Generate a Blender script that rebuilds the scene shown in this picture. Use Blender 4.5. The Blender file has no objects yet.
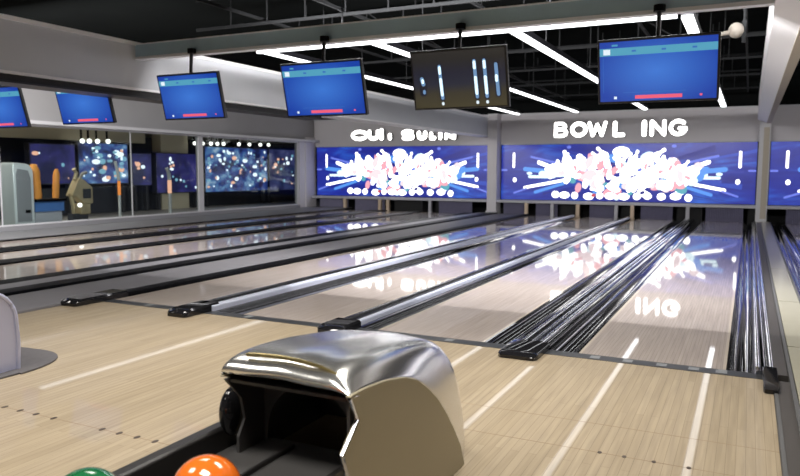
import bpy, bmesh, math, random
from mathutils import Vector, Matrix

S = bpy.context.scene
COL = S.collection
PI = math.pi

# ------------------------------------------------------------------ materials
MATS = {}


def _new(name):
    m = bpy.data.materials.new(name)
    m.use_nodes = True
    nt = m.node_tree
    return m, nt, nt.nodes['Principled BSDF']


def mat(name, col, rough=0.5, metal=0.0, coat=0.0, coat_rough=0.05, spec=0.5, var=0.0, scale=6.0, bump=0.0, trans=0.0):
    """Principled surface with a little procedural unevenness."""
    m, nt, b = _new(name)
    b.inputs['Base Color'].default_value = (*col, 1)
    b.inputs['Roughness'].default_value = rough
    b.inputs['Metallic'].default_value = metal
    b.inputs['Coat Weight'].default_value = coat
    b.inputs['Coat Roughness'].default_value = coat_rough
    b.inputs['Specular IOR Level'].default_value = spec
    b.inputs['Transmission Weight'].default_value = trans
    tc = nt.nodes.new('ShaderNodeTexCoord')
    n = nt.nodes.new('ShaderNodeTexNoise')
    n.inputs['Scale'].default_value = scale
    n.inputs['Detail'].default_value = 4
    nt.links.new(tc.outputs['Object'], n.inputs['Vector'])
    if var:
        r = nt.nodes.new('ShaderNodeMixRGB')
        r.inputs['Color1'].default_value = (*[c * (1 - var) for c in col], 1)
        r.inputs['Color2'].default_value = (*[min(1, c * (1 + var)) for c in col], 1)
        nt.links.new(n.outputs['Fac'], r.inputs['Fac'])
        nt.links.new(r.outputs['Color'], b.inputs['Base Color'])
    if bump:
        bm = nt.nodes.new('ShaderNodeBump')
        bm.inputs['Strength'].default_value = bump
        bm.inputs['Distance'].default_value = 0.01
        nt.links.new(n.outputs['Fac'], bm.inputs['Height'])
        nt.links.new(bm.outputs['Normal'], b.inputs['Normal'])
    MATS[name] = m
    return m


def emit(name, col, strength=1.0, base=(0.02, 0.02, 0.02)):
    m, nt, b = _new(name)
    b.inputs['Base Color'].default_value = (*base, 1)
    b.inputs['Roughness'].default_value = 0.35
    b.inputs['Emission Color'].default_value = (*col, 1)
    b.inputs['Emission Strength'].default_value = strength
    MATS[name] = m
    return m


def wood(name, c1, c2, rough, coat, coat_rough, board=0.045, length=1.6, cspec=1.5):
    """Long narrow boards running along Y under a clear finish."""
    m, nt, b = _new(name)
    L = nt.links
    tc = nt.nodes.new('ShaderNodeTexCoord')
    mp = nt.nodes.new('ShaderNodeMapping')
    mp.inputs['Rotation'].default_value = (0, 0, PI / 2)
    L.new(tc.outputs['Object'], mp.inputs['Vector'])
    br = nt.nodes.new('ShaderNodeTexBrick')
    br.inputs['Scale'].default_value = 1.0
    br.inputs['Brick Width'].default_value = length
    br.inputs['Row Height'].default_value = board
    br.inputs['Mortar Size'].default_value = 0.0016
    br.inputs['Mortar Smooth'].default_value = 0.6
    br.inputs['Bias'].default_value = 0.0
    br.inputs['Color1'].default_value = (*c1, 1)
    br.inputs['Color2'].default_value = (*c2, 1)
    br.inputs['Mortar'].default_value = (*[x * 0.62 for x in c2], 1)
    L.new(mp.outputs['Vector'], br.inputs['Vector'])
    mp2 = nt.nodes.new('ShaderNodeMapping')
    mp2.inputs['Scale'].default_value = (26, 1.1, 1)
    L.new(tc.outputs['Object'], mp2.inputs['Vector'])
    nz = nt.nodes.new('ShaderNodeTexNoise')
    nz.inputs['Scale'].default_value = 1.6
    nz.inputs['Detail'].default_value = 5
    nz.inputs['Distortion'].default_value = 0.4
    L.new(mp2.outputs['Vector'], nz.inputs['Vector'])
    rm = nt.nodes.new('ShaderNodeMapRange')
    rm.inputs['From Min'].default_value = 0.3
    rm.inputs['From Max'].default_value = 0.7
    rm.inputs['To Min'].default_value = 0.84
    rm.inputs['To Max'].default_value = 1.1
    L.new(nz.outputs['Fac'], rm.inputs['Value'])
    mx = nt.nodes.new('ShaderNodeMixRGB')
    mx.blend_type = 'MULTIPLY'
    mx.inputs['Fac'].default_value = 1
    L.new(br.outputs['Color'], mx.inputs['Color1'])
    L.new(rm.outputs['Result'], mx.inputs['Color2'])
    L.new(mx.outputs['Color'], b.inputs['Base Color'])
    b.inputs['Roughness'].default_value = rough
    b.inputs['Specular IOR Level'].default_value = 0.3
    b.inputs['Coat Weight'].default_value = coat
    b.inputs['Coat Roughness'].default_value = coat_rough
    b.inputs['Coat IOR'].default_value = cspec
    MATS[name] = m
    return m


def glass(name):
    m, nt, b = _new(name)
    nt.nodes.remove(b)
    out = nt.nodes['Material Output']
    tr = nt.nodes.new('ShaderNodeBsdfTransparent')
    tr.inputs['Color'].default_value = (0.86, 0.9, 0.9, 1)
    gl = nt.nodes.new('ShaderNodeBsdfGlossy')
    gl.inputs['Roughness'].default_value = 0.03
    fr = nt.nodes.new('ShaderNodeFresnel')
    fr.inputs['IOR'].default_value = 1.12
    mx = nt.nodes.new('ShaderNodeMixShader')
    nt.links.new(fr.outputs['Fac'], mx.inputs['Fac'])
    nt.links.new(tr.outputs['BSDF'], mx.inputs[1])
    nt.links.new(gl.outputs['BSDF'], mx.inputs[2])
    nt.links.new(mx.outputs['Shader'], out.inputs['Surface'])
    MATS[name] = m
    return m


def picture(name, stops, strength, sx, sz, off=0.0):
    """Self-lit display picture: a soft cloud of colours (object space)."""
    m, nt, b = _new(name)
    L = nt.links
    tc = nt.nodes.new('ShaderNodeTexCoord')
    mp = nt.nodes.new('ShaderNodeMapping')
    mp.inputs['Scale'].default_value = (sx, sx, sz)
    mp.inputs['Location'].default_value = (off, off * 0.7, 0)
    L.new(tc.outputs['Object'], mp.inputs['Vector'])
    nz = nt.nodes.new('ShaderNodeTexNoise')
    nz.inputs['Scale'].default_value = 1.0
    nz.inputs['Detail'].default_value = 3
    nz.inputs['Distortion'].default_value = 0.6
    L.new(mp.outputs['Vector'], nz.inputs['Vector'])
    cr = nt.nodes.new('ShaderNodeValToRGB')
    e = cr.color_ramp.elements
    while len(e) < len(stops):
        e.new(0.5)
    for k, (p, c) in enumerate(stops):
        e[k].position = p
        e[k].color = (*c, 1)
    L.new(nz.outputs['Fac'], cr.inputs['Fac'])
    b.inputs['Base Color'].default_value = (0.01, 0.01, 0.02, 1)
    b.inputs['Roughness'].default_value = 0.3
    L.new(cr.outputs['Color'], b.inputs['Emission Color'])
    b.inputs['Emission Strength'].default_value = strength
    MATS[name] = m
    return m


def glowscreen(name, c_mid, c_edge, strength, rx, rz):
    """Display picture brighter in its own middle (object space, origin at the panel centre)."""
    m, nt, b = _new(name)
    L = nt.links
    tc = nt.nodes.new('ShaderNodeTexCoord')
    mp = nt.nodes.new('ShaderNodeMapping')
    mp.inputs['Scale'].default_value = (1 / rx, 0, 1 / rz)
    L.new(tc.outputs['Object'], mp.inputs['Vector'])
    ln = nt.nodes.new('ShaderNodeVectorMath')
    ln.operation = 'LENGTH'
    L.new(mp.outputs['Vector'], ln.inputs[0])
    cr = nt.nodes.new('ShaderNodeValToRGB')
    cr.color_ramp.elements[0].color = (*c_mid, 1)
    cr.color_ramp.elements[1].color = (*c_edge, 1)
    L.new(ln.outputs['Value'], cr.inputs['Fac'])
    b.inputs['Base Color'].default_value = (0.01, 0.01, 0.02, 1)
    b.inputs['Roughness'].default_value = 0.3
    L.new(cr.outputs['Color'], b.inputs['Emission Color'])
    b.inputs['Emission Strength'].default_value = strength
    MATS[name] = m
    return m


wood('approach_wood', (0.445, 0.362, 0.25), (0.395, 0.318, 0.213), 0.42, 0.5, 0.035, 0.045, 1.7)
wood('lane_wood', (0.50, 0.43, 0.385), (0.46, 0.395, 0.35), 0.4, 1.0, 0.035, 0.027, 2.4)
mat('joint', (0.30, 0.22, 0.14), 0.6)
mat('dot', (0.06, 0.04, 0.03), 0.5)
mat('lane_edge', (0.62, 0.54, 0.44), 0.35, coat=1)
mat('foul', (0.035, 0.038, 0.042), 0.35, var=0.3, scale=9)
mat('foul_light', (0.22, 0.23, 0.24), 0.35)
mat('gutter', (0.16, 0.16, 0.17), 0.06, metal=0.9)
mat('black_gloss', (0.012, 0.012, 0.014), 0.06)
mat('black', (0.004, 0.004, 0.005), 0.45, spec=0.06)
mat('black_matte', (0.02, 0.02, 0.021), 0.85)
mat('cap_metal', (0.55, 0.56, 0.60), 0.06, metal=1.0)
mat('cap_highlight', (0.72, 0.76, 0.90), 0.36, metal=0.35)  # pale blue base colour stands in for the cap's highlight line
mat('chrome', (0.85, 0.86, 0.88), 0.05, metal=1.0)
mat('grey_panel', (0.165, 0.16, 0.17), 0.5, var=0.12, scale=4)
mat('grey_strip', (0.22, 0.215, 0.235), 0.4)
mat('platform', (0.18, 0.18, 0.19), 0.5, var=0.06)
mat('curb', (0.27, 0.27, 0.285), 0.4)
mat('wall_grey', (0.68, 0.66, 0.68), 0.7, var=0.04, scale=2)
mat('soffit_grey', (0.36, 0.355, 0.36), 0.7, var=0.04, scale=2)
mat('bulkhead_grey', (0.56, 0.58, 0.61), 0.65, var=0.04, scale=2)
mat('beam_grey', (0.40, 0.56, 0.68), 0.5, var=0.04)
mat('beam_lip', (0.80, 0.82, 0.88), 0.4)
mat('beam_white', (0.85, 0.85, 0.86), 0.5)
mat('light_trim', (0.62, 0.62, 0.64), 0.45)
mat('tan_trim', (0.50, 0.45, 0.36), 0.6)
mat('post_tan', (0.66, 0.52, 0.38), 0.6)
mat('post_grey', (0.48, 0.48, 0.52), 0.5)
mat('ceiling_black', (0.008, 0.009, 0.009), 0.95, var=0.2, scale=1, spec=0.0)
mat('truss', (0.016, 0.017, 0.018), 0.9, spec=0.15)
mat('walkway', (0.44, 0.42, 0.32), 0.4, coat=0.4, coat_rough=0.15, var=0.06)
mat('walk_edge', (0.13, 0.13, 0.13), 0.4)
mat('dark_floor', (0.085, 0.078, 0.072), 0.4)
mat('curtain', (0.32, 0.31, 0.43), 0.8, var=0.15, scale=9)
mat('hood_chrome', (0.74, 0.74, 0.72), 0.2, metal=0.92, bump=0.10, scale=2.2)
mat('hood_side', (0.40, 0.355, 0.24), 0.45, metal=0.15, var=0.05, scale=2)
mat('hood_white', (0.50, 0.52, 0.70), 0.3, metal=0.2)
mat('hood_gold', (0.52, 0.43, 0.20), 0.25, metal=0.9)
mat('rack_black', (0.014, 0.013, 0.013), 0.38)
mat('rack_grey', (0.060, 0.058, 0.057), 0.5)
mat('plate', (0.11, 0.105, 0.11), 0.6, var=0.2, scale=30)
mat('ball_orange', (0.93, 0.19, 0.02), 0.12, coat=1, var=0.12, scale=9)
mat('ball_green', (0.015, 0.15, 0.055), 0.12, coat=1, var=0.35, scale=14)
mat('ball_hole', (0.01, 0.01, 0.01), 0.8)
mat('monitor_black', (0.01, 0.01, 0.012), 0.35)
mat('metal_dark', (0.035, 0.035, 0.037), 0.45, metal=0.5)
mat('spot_white', (0.27, 0.245, 0.21), 0.5)
mat('silver', (0.80, 0.82, 0.82), 0.35, metal=0.35, var=0.06)
mat('orange_tube', (0.85, 0.33, 0.06), 0.5, var=0.15, scale=7)
mat('table_blue', (0.08, 0.20, 0.52), 0.45)
mat('brass', (0.50, 0.40, 0.24), 0.4, metal=0.4, var=0.2, scale=8)
mat('arcade_dark', (0.05, 0.052, 0.068), 0.6)
mat('arcade_panel', (0.05, 0.05, 0.06), 0.6)
mat('arcade_beige', (0.70, 0.62, 0.46), 0.7)
mat('arcade_floor', (0.20, 0.19, 0.18), 0.4)
glass('glass')
emit('led', (0.97, 0.98, 1.0), 3.6)
emit('letter_face', (1.0, 0.98, 0.94), 4.5, (0.8, 0.8, 0.8))
mat('letter_side', (0.10, 0.10, 0.10), 0.5)
emit('scr_white', (1.0, 0.99, 1.0), 2.4)
emit('scr_ice', (0.72, 0.93, 1.0), 1.3)
emit('scr_pale', (1.0, 0.80, 0.84), 1.0)
emit('scr_pink', (1.0, 0.42, 0.50), 1.0)
emit('scr_red', (0.75, 0.08, 0.12), 0.8)
emit('scr_teal', (0.12, 0.50, 0.62), 0.8)
emit('scr_sky', (0.10, 0.34, 0.95), 0.9)
emit('scr_lav', (0.16, 0.22, 0.85), 0.9)
emit('scr_navy', (0.012, 0.016, 0.24), 0.9)
emit('scr_deep', (0.015, 0.03, 0.36), 0.9)
emit('scr_ray', (0.022, 0.065, 0.50), 0.9)
picture('scr_blue', [(0.25, (0.008, 0.010, 0.20)), (0.52, (0.012, 0.026, 0.34)), (0.8, (0.03, 0.15, 0.70))], 0.9, 0.7, 2.4)
glowscreen('mon_blue', (0.040, 0.17, 0.60), (0.006, 0.045, 0.34), 1.0, 0.62, 0.36)
emit('mon_teal', (0.085, 0.36, 0.52), 0.9)
emit('mon_red', (0.85, 0.11, 0.19), 0.95)
emit('mon_white', (0.75, 0.86, 0.95), 0.95)
emit('mon_line', (0.03, 0.14, 0.5), 0.9)
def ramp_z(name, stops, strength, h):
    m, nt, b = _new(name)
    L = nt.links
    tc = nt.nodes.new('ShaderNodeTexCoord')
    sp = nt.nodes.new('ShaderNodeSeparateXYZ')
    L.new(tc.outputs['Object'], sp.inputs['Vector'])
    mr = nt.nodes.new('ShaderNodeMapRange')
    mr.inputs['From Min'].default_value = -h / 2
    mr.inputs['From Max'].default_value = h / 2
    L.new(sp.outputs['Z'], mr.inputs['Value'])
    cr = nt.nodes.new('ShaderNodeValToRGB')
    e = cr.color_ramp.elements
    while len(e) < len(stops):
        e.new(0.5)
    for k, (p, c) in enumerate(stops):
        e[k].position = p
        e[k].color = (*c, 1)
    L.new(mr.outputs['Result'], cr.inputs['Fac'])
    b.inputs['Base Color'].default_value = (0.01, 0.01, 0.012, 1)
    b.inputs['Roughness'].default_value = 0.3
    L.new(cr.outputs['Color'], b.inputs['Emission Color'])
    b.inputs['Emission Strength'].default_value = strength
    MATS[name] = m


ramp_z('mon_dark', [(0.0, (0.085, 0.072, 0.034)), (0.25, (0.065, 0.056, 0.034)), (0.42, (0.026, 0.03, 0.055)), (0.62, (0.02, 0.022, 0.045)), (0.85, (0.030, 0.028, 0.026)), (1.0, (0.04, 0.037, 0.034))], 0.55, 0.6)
emit('mon_refl', (0.66, 0.88, 1.0), 1.3)  # reflected light bars on the dark screen, painted as emission
emit('mon_refl_dim', (0.16, 0.30, 0.52), 0.9)
emit('mon_refl_halo', (0.006, 0.008, 0.02), 0.8)
picture('arc_blue', [(0.36, (0.010, 0.012, 0.05)), (0.5, (0.03, 0.06, 0.26)), (0.62, (0.10, 0.24, 0.46)), (0.75, (0.5, 0.62, 0.75))], 0.85, 2.0, 2.6)
picture('arc_purple', [(0.36, (0.010, 0.010, 0.05)), (0.6, (0.035, 0.03, 0.17)), (0.8, (0.12, 0.08, 0.32))], 0.8, 1.6, 1.8, 3.0)
picture('arc_dim', [(0.36, (0.012, 0.014, 0.05)), (0.6, (0.05, 0.055, 0.15)), (0.8, (0.20, 0.20, 0.35))], 0.8, 1.6, 1.8, 6.0)
emit('arc_spark', (0.80, 0.90, 1.0), 1.4)
emit('arc_spark_warm', (1.0, 0.52, 0.34), 1.0)
emit('arc_spark_teal', (0.22, 0.48, 0.62), 0.9)
emit('arc_lamp', (1.0, 0.97, 0.9), 2.5)
emit('arc_orange', (1.0, 0.30, 0.05), 0.9)

# ------------------------------------------------------------------ mesh builder


class MB:
    def __init__(self):
        self.v, self.f, self.m, self.mats = [], [], [], []

    def mi(self, name):
        if name not in self.mats:
            self.mats.append(name)
        return self.mats.index(name)

    def add(self, vs, fs, m):
        o = len(self.v)
        k = self.mi(m)
        self.v += [tuple(p) for p in vs]
        for f in fs:
            self.f.append([o + i for i in f])
            self.m.append(k)
        return self

    def box(self, x0, x1, y0, y1, z0, z1, m):
        vs = [(x0, y0, z0), (x1, y0, z0), (x1, y1, z0), (x0, y1, z0), (x0, y0, z1), (x1, y0, z1), (x1, y1, z1), (x0, y1, z1)]
        return self.add(vs, [(0, 3, 2, 1), (4, 5, 6, 7), (0, 1, 5, 4), (1, 2, 6, 5), (2, 3, 7, 6), (3, 0, 4, 7)], m)

    def prism(self, pts, axis, a, b, m):
        """pts: 2D polygon; axis 'y': pts are (x,z) swept in y; 'x': (y,z); 'z': (x,y)."""
        def p3(p, t):
            return {'y': (p[0], t, p[1]), 'x': (t, p[0], p[1]), 'z': (p[0], p[1], t)}[axis]
        n = len(pts)
        vs = [p3(p, a) for p in pts] + [p3(p, b) for p in pts]
        fs = [tuple(range(n)), tuple(range(2 * n - 1, n - 1, -1))]
        fs += [(i, n + i, n + (i + 1) % n, (i + 1) % n) for i in range(n)]
        return self.add(vs, fs, m)

    def tube(self, pts, r, m, n=12, cap=True):
        pts = [Vector(p) for p in pts]
        rings = []
        k = len(pts)
        rr = r if isinstance(r, (list, tuple)) else [r] * k
        up = None
        for i, p in enumerate(pts):
            d = (pts[min(i + 1, k - 1)] - pts[max(i - 1, 0)]).normalized()
            ref = Vector((0, 0, 1)) if abs(d.z) < 0.9 else Vector((1, 0, 0))
            a = d.cross(ref).normalized()
            b = d.cross(a)
            rings.append([p + (a * math.cos(2 * PI * j / n) + b * math.sin(2 * PI * j / n)) * rr[i] for j in range(n)])
        vs = [q for ring in rings for q in ring]
        fs = []
        for i in range(k - 1):
            for j in range(n):
                fs.append((i * n + j, i * n + (j + 1) % n, (i + 1) * n + (j + 1) % n, (i + 1) * n + j))
        if cap:
            fs.append(tuple(range(n - 1, -1, -1)))
            fs.append(tuple((k - 1) * n + j for j in range(n)))
        return self.add(vs, fs, m)

    def sphere(self, c, r, m, nu=32, nv=18, s=(1, 1, 1)):
        c = Vector(c)
        vs = [c + Vector((0, 0, r * s[2]))]
        for i in range(1, nv):
            a = PI * i / nv
            for j in range(nu):
                b = 2 * PI * j / nu
                vs.append(c + Vector((r * s[0] * math.sin(a) * math.cos(b), r * s[1] * math.sin(a) * math.sin(b), r * s[2] * math.cos(a))))
        vs.append(c - Vector((0, 0, r * s[2])))
        fs = [(0, 1 + j, 1 + (j + 1) % nu) for j in range(nu)]
        for i in range(nv - 2):
            for j in range(nu):
                a = 1 + i * nu
                fs.append((a + j, a + nu + j, a + nu + (j + 1) % nu, a + (j + 1) % nu))
        a = 1 + (nv - 2) * nu
        fs += [(a + j, len(vs) - 1, a + (j + 1) % nu) for j in range(nu)]
        return self.add(vs, fs, m)

    def loft(self, rings, m, closed=True, cap=True):
        n = len(rings[0])
        vs = [q for r in rings for q in r]
        fs = []
        for i in range(len(rings) - 1):
            for j in range(n if closed else n - 1):
                fs.append((i * n + j, i * n + (j + 1) % n, (i + 1) * n + (j + 1) % n, (i + 1) * n + j))
        if cap:
            fs.append(tuple(range(n - 1, -1, -1)))
            fs.append(tuple((len(rings) - 1) * n + j for j in range(n)))
        return self.add(vs, fs, m)

    def quad(self, p, m):
        return self.add(p, [tuple(range(len(p)))], m)

    def build(self, name, parent=None, origin=(0, 0, 0), smooth=True, bevel=0.0, local=False, fixn=True):
        me = bpy.data.meshes.new(name)
        o = Vector(origin)
        vs = self.v if local else [tuple(Vector(p) - o) for p in self.v]
        me.from_pydata(vs, [], self.f)
        for n in self.mats:
            me.materials.append(MATS[n])
        for p, k in zip(me.polygons, self.m):
            p.material_index = k
            p.use_smooth = smooth
        if fixn:
            bm = bmesh.new()
            bm.from_mesh(me)
            bmesh.ops.recalc_face_normals(bm, faces=bm.faces)
            bm.to_mesh(me)
            bm.free()
        me.update()
        if smooth:
            me.set_sharp_from_angle(angle=math.radians(38))
        ob = bpy.data.objects.new(name, me)
        COL.objects.link(ob)
        if parent is not None:
            ob.parent = parent
        else:
            ob.location = o
        if bevel:
            b = ob.modifiers.new('bevel', 'BEVEL')
            b.width = bevel
            b.segments = 2
            b.limit_method = 'ANGLE'
            b.angle_limit = math.radians(50)
        return ob


def struct(mb, name, parent=None, **k):
    ob = mb.build(name, parent, **k)
    if parent is None:
        ob['kind'] = 'structure'
    return ob


def tag(o, label, cat, group=None):
    o['label'] = label
    o['category'] = cat
    if group:
        o['group'] = group
    return o


def thing(name, loc, label, cat, group=None):
    e = bpy.data.objects.new(name, None)
    e.empty_display_size = 0.1
    e.location = loc
    COL.objects.link(e)
    return tag(e, label, cat, group)


YF = 5.36     # front edge of the foul strip
YL = 5.50     # lanes start
YE = 21.92    # lanes end
YB = 22.5     # back wall / big screens
YW = 7.36     # front face of the cross beam

# ------------------------------------------------------------------ setting: floors
m = MB()
m.box(-14.7, 0.20, -4.0, YF, -0.12, 0.0, 'approach_wood')
E = 0.0015
for x in (-3.95, -3.81, -3.67, -3.52, -3.13, -3.0, -2.87, -2.74):
    m.prism([(x + 0.014 * math.cos(a * PI / 5), 2.67 + 0.022 * math.sin(a * PI / 5)) for a in range(10)], 'z', 0.0, E, 'dot')
for x in (-0.62, -0.50, -0.36, -0.20):
    m.prism([(x + 0.011 * math.cos(a * PI / 5), 3.57 + 0.016 * math.sin(a * PI / 5)) for a in range(10)], 'z', 0.0, E, 'dot')
for (x0, x1, y) in ((-4.4, 0.2, 2.667), (-1.9, 0.2, 3.567), (-1.9, 0.2, 3.98)):
    m.box(x0, x1, y, y + 0.004, 0, 0.0006, 'joint')
struct(m, 'floor', smooth=False)

m = MB()
m.box(-20.6, -14.7, -4.0, 27.5, -0.12, 0.04, 'arcade_floor')
struct(m, 'floor_arcade', smooth=False)
m = MB()
m.box(-14.7, 8.0, YF, 24.2, -0.4, -0.16, 'black_matte')
struct(m, 'floor_base', smooth=False)
m = MB()
m.box(0.20, 0.31, -4.0, YF, -0.12, 0.004, 'dark_floor')
m.box(0.205, 0.225, -4.0, YF, 0.004, 0.012, 'walk_edge')
m.box(0.56, 8.0, -4.0, YF, -0.12, 0.0, 'approach_wood')
struct(m, 'floor_right', smooth=False)
m = MB()
edges = [-4.0, -1.4, 1.6, 4.2, 6.4, 8.64, 11.49, 16.0, 20.3, 22.1]
m.box(0.305, 0.33, -4.0, 22.1, -0.12, 0.02, 'walk_edge')
m.box(0.545, 0.57, -4.0, 22.1, -0.12, 0.02, 'walk_edge')
m.box(0.33, 0.545, -4.0, 22.1, -0.12, 0.0, 'walk_edge')
for a, b in zip(edges[:-1], edges[1:]):
    m.box(0.335, 0.54, a + 0.012, b - 0.012, 0.0, 0.022, 'walkway')
struct(m, 'floor_walkway', smooth=False)

# foul line: a dark strip with paler inserts
m = MB()
m.box(-7.9, 0.20, YF, YL, -0.12, 0.002, 'foul')
for x in (-5.6, -4.3, -3.2, -2.2, -1.0, -0.76, -0.52, -0.3, -0.12):
    m.box(x - 0.035, x + 0.035, YF + 0.03, YL - 0.03, 0.002, 0.004, 'foul_light')
m.box(-0.14, -0.08, YF + 0.02, YL - 0.02, 0.002, 0.006, 'foul_light')
struct(m, 'trim_1', smooth=False)

# ------------------------------------------------------------------ lanes
LANES = [(-1.14, -0.09, 'glossy maple lane mirroring the last letters of the white sign', 'A'),
         (-2.92, -1.92, 'glossy wooden lane just left of the wide chrome railed divider', 'B'),
         (-4.42, -3.46, 'pinkish wooden lane carrying the doubled mirrored white lettering', 'C'),
         (-6.18, -5.05, 'narrow looking tan lane beside the flat grey panel strip', 'D'),
         (-9.86, -8.45, 'tan lane directly behind the thin grey strip and black rail', 'E'),
         (-11.28, -10.28, 'distant tan lane, second in front of the glass wall', 'F'),
         (-13.0, -11.92, 'pale wooden lane nearest the glass wall and its grey ledge', 'G'),
         (0.93, 1.98, 'wooden lane beyond the pale walkway on the far side', 'H')]
for x0, x1, lab, k in LANES:
    m = MB()
    m.box(x0 + 0.022, x1 - 0.022, YL, YE, -0.12, 0.0, 'lane_wood')
    m.box(x0, x0 + 0.022, YL, YE, -0.12, 0.001, 'lane_edge')
    m.box(x1 - 0.022, x1, YL, YE, -0.12, 0.001, 'lane_edge')
    o = m.build('bowling_lane', origin=((x0 + x1) / 2, YL, 0), smooth=False)
    tag(o, lab, 'lane', 'bowling lanes')


def gutter(x0, x1, parent, org, depth=0.07):
    m = MB()
    w = x1 - x0
    pts = [(x0, -0.13), (x1, -0.13), (x1, 0.0)]
    lip = min(0.018, w * 0.1)
    for k in range(11):
        a = PI * k / 10
        pts.append(((x0 + x1) / 2 + (w / 2 - lip) * math.cos(a), -depth * math.sin(a)))
    pts.append((x0, 0.0))
    m.prism(pts, 'y', YL, YE + 0.05, 'gutter')
    return m.build('gutter', parent, org)


def bump_profile(x0, x1, z, r):
    """Rounded-top rail cross-section."""
    pts = [(x0, -0.13), (x1, -0.13)]
    for k in range(5):
        a = PI / 2 * k / 4
        pts.append((x1 - r + r * math.cos(a), z - r + r * math.sin(a)))
    for k in range(5):
        a = PI / 2 * k / 4
        pts.append((x0 + r - r * math.sin(a), z - r + r * math.cos(a)))
    return pts


def divider(lab, gut, caps, ends=(), rails=(), starts=None):
    """gut: list of gutter spans; caps: (x0,x1,z,mat,name); ends: (x0,x1,y0,y1,z); rails: (x,z,r)."""
    xs = [g[0] for g in gut] + [c[0] for c in caps]
    xe = [g[1] for g in gut] + [c[1] for c in caps]
    org = ((min(xs) + max(xe)) / 2, YL, 0)
    t = thing('lane_divider', org, lab, 'lane divider', 'dividers between the lanes')
    for a, b in gut:
        gutter(a, b, t, org)
    for i, (x0, x1, z, mt, nm) in enumerate(caps):
        m = MB()
        m.prism(bump_profile(x0, x1, z, min(0.02, z * 0.4 + 0.004)), 'y', starts[i] if starts else YL - 0.02, YE + 0.05, mt)
        m.build(nm, t, org)
    for x, z, r in rails:
        m = MB()
        m.tube([(x, YL + 0.02, z), (x, 12, z), (x, YE, z)], r, 'chrome', 10)
        m.build('chrome_rail', t, org)
    for x0, x1, y0, y1, z in ends:
        m = MB()
        xm, hw = (x0 + x1) / 2, (x1 - x0) / 2
        rings = []
        for yy, s, zz in ((y0, 0.80, 0.5), (y0 + 0.03, 0.97, 0.82), (y0 + 0.09, 1.0, 1.0), (y1, 1.0, 1.0)):
            rings.append([(xm - hw * s, yy, 0.003), (xm + hw * s, yy, 0.003), (xm + hw * s, yy, z * zz * 0.72), (xm + hw * s * 0.86, yy, z * zz),
                          (xm - hw * s * 0.86, yy, z * zz), (xm - hw * s, yy, z * zz * 0.72)])
        m.loft(rings, 'black_gloss')
        m.build('end_cap', t, org)
    return t


divider('wide divider of dark gutters and chrome rails with black end block', [(-1.92, -1.68), (-1.37, -1.14)],
        [(-1.68, -1.60, 0.035, 'black_gloss', 'side_rail'), (-1.60, -1.45, 0.02, 'gutter', 'centre_cap'), (-1.45, -1.37, 0.035, 'black_gloss', 'side_rail')],
        ends=[(-1.68, -1.37, 5.10, 5.52, 0.055)], rails=[(-1.60, 0.04, 0.018), (-1.525, 0.03, 0.016), (-1.45, 0.04, 0.018)])
divider('black divider whose near end reaches just behind the ball return hood', [(-3.46, -3.28), (-3.15, -2.92)],
        [(-3.28, -3.20, 0.075, 'black_gloss', 'side_rail'), (-3.20, -3.15, 0.05, 'cap_highlight', 'metal_cap')],
        ends=[(-3.36, -3.10, 5.16, 5.52, 0.07)])
divider('black divider with a painted highlight on its metal cap crossing the middle of the floor', [(-5.05, -5.0), (-4.79, -4.42)],
        [(-5.0, -4.89, 0.075, 'black_gloss', 'side_rail'), (-4.89, -4.79, 0.06, 'cap_highlight', 'metal_cap')],
        ends=[(-5.045, -4.80, 5.10, 5.60, 0.075)])
divider('broad grey flat panel edged by two black rails', [],
        [(-6.40, -6.20, 0.045, 'black', 'side_rail'), (-7.28, -6.40, 0.03, 'grey_panel', 'flat_panel'), (-7.58, -7.28, 0.06, 'black', 'side_rail'),
         (-7.95, -7.58, 0.05, 'grey_strip', 'flat_strip'), (-8.45, -7.95, 0.02, 'black', 'floor_channel')],
        ends=[(-6.44, -6.19, 5.0, 5.7, 0.07)], starts=[5.4, 3.2, 3.2, 3.2, 3.2])
divider('thin black divider between the two tan lanes before the glass wall', [],
        [(-10.28, -9.86, 0.03, 'black', 'side_rail')])
divider('black divider in front of the palest lane by the ledge', [],
        [(-11.92, -11.28, 0.025, 'black', 'side_rail')])
divider('black gutter rails beside the pale walkway with a square black end', [(-0.09, 0.10)],
        [(0.10, 0.165, 0.03, 'cap_metal', 'metal_cap'), (0.165, 0.215, 0.02, 'gutter', 'centre_cap'), (0.215, 0.305, 0.015, 'dark_floor', 'floor_channel')],
        ends=[(0.14, 0.235, 5.02, 5.50, 0.06)], rails=[(0.11, 0.035, 0.014), (0.20, 0.03, 0.014)])
divider('dark gutter between the pale walkway and the lane beyond it', [(0.57, 0.72), (0.78, 0.93)],
        [(0.72, 0.78, 0.04, 'cap_metal', 'metal_cap')])
# small cable plug at the right end block

# ------------------------------------------------------------------ platform and glass wall on the left
m = MB()
m.box(-14.60, -13.0, 3.0, YB, -0.12, 0.05, 'platform')
m.box(-13.02, -12.985, 3.0, YB, -0.12, 0.035, 'black')
struct(m, 'floor_ledge', smooth=False)
XW = -14.7
m = MB()
m.box(XW - 0.1, XW + 0.1, 3.0, 21.5, -0.1, 0.15, 'curb')
struct(m, 'baseboard_left', smooth=False)
m = MB()
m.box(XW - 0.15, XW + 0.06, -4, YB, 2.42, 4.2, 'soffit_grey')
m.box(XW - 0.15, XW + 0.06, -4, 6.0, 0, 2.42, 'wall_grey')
m.box(XW - 0.15, XW + 0.06, 21.55, YB + 0.1, 0, 2.42, 'wall_grey')
m.box(XW + 0.06, XW + 0.30, 3, YB, 2.42, 2.50, 'light_trim')
struct(m, 'wall_left', smooth=False)
bounds = [6.0, 10.1, 13.78, 16.4, 21.5]
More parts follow.
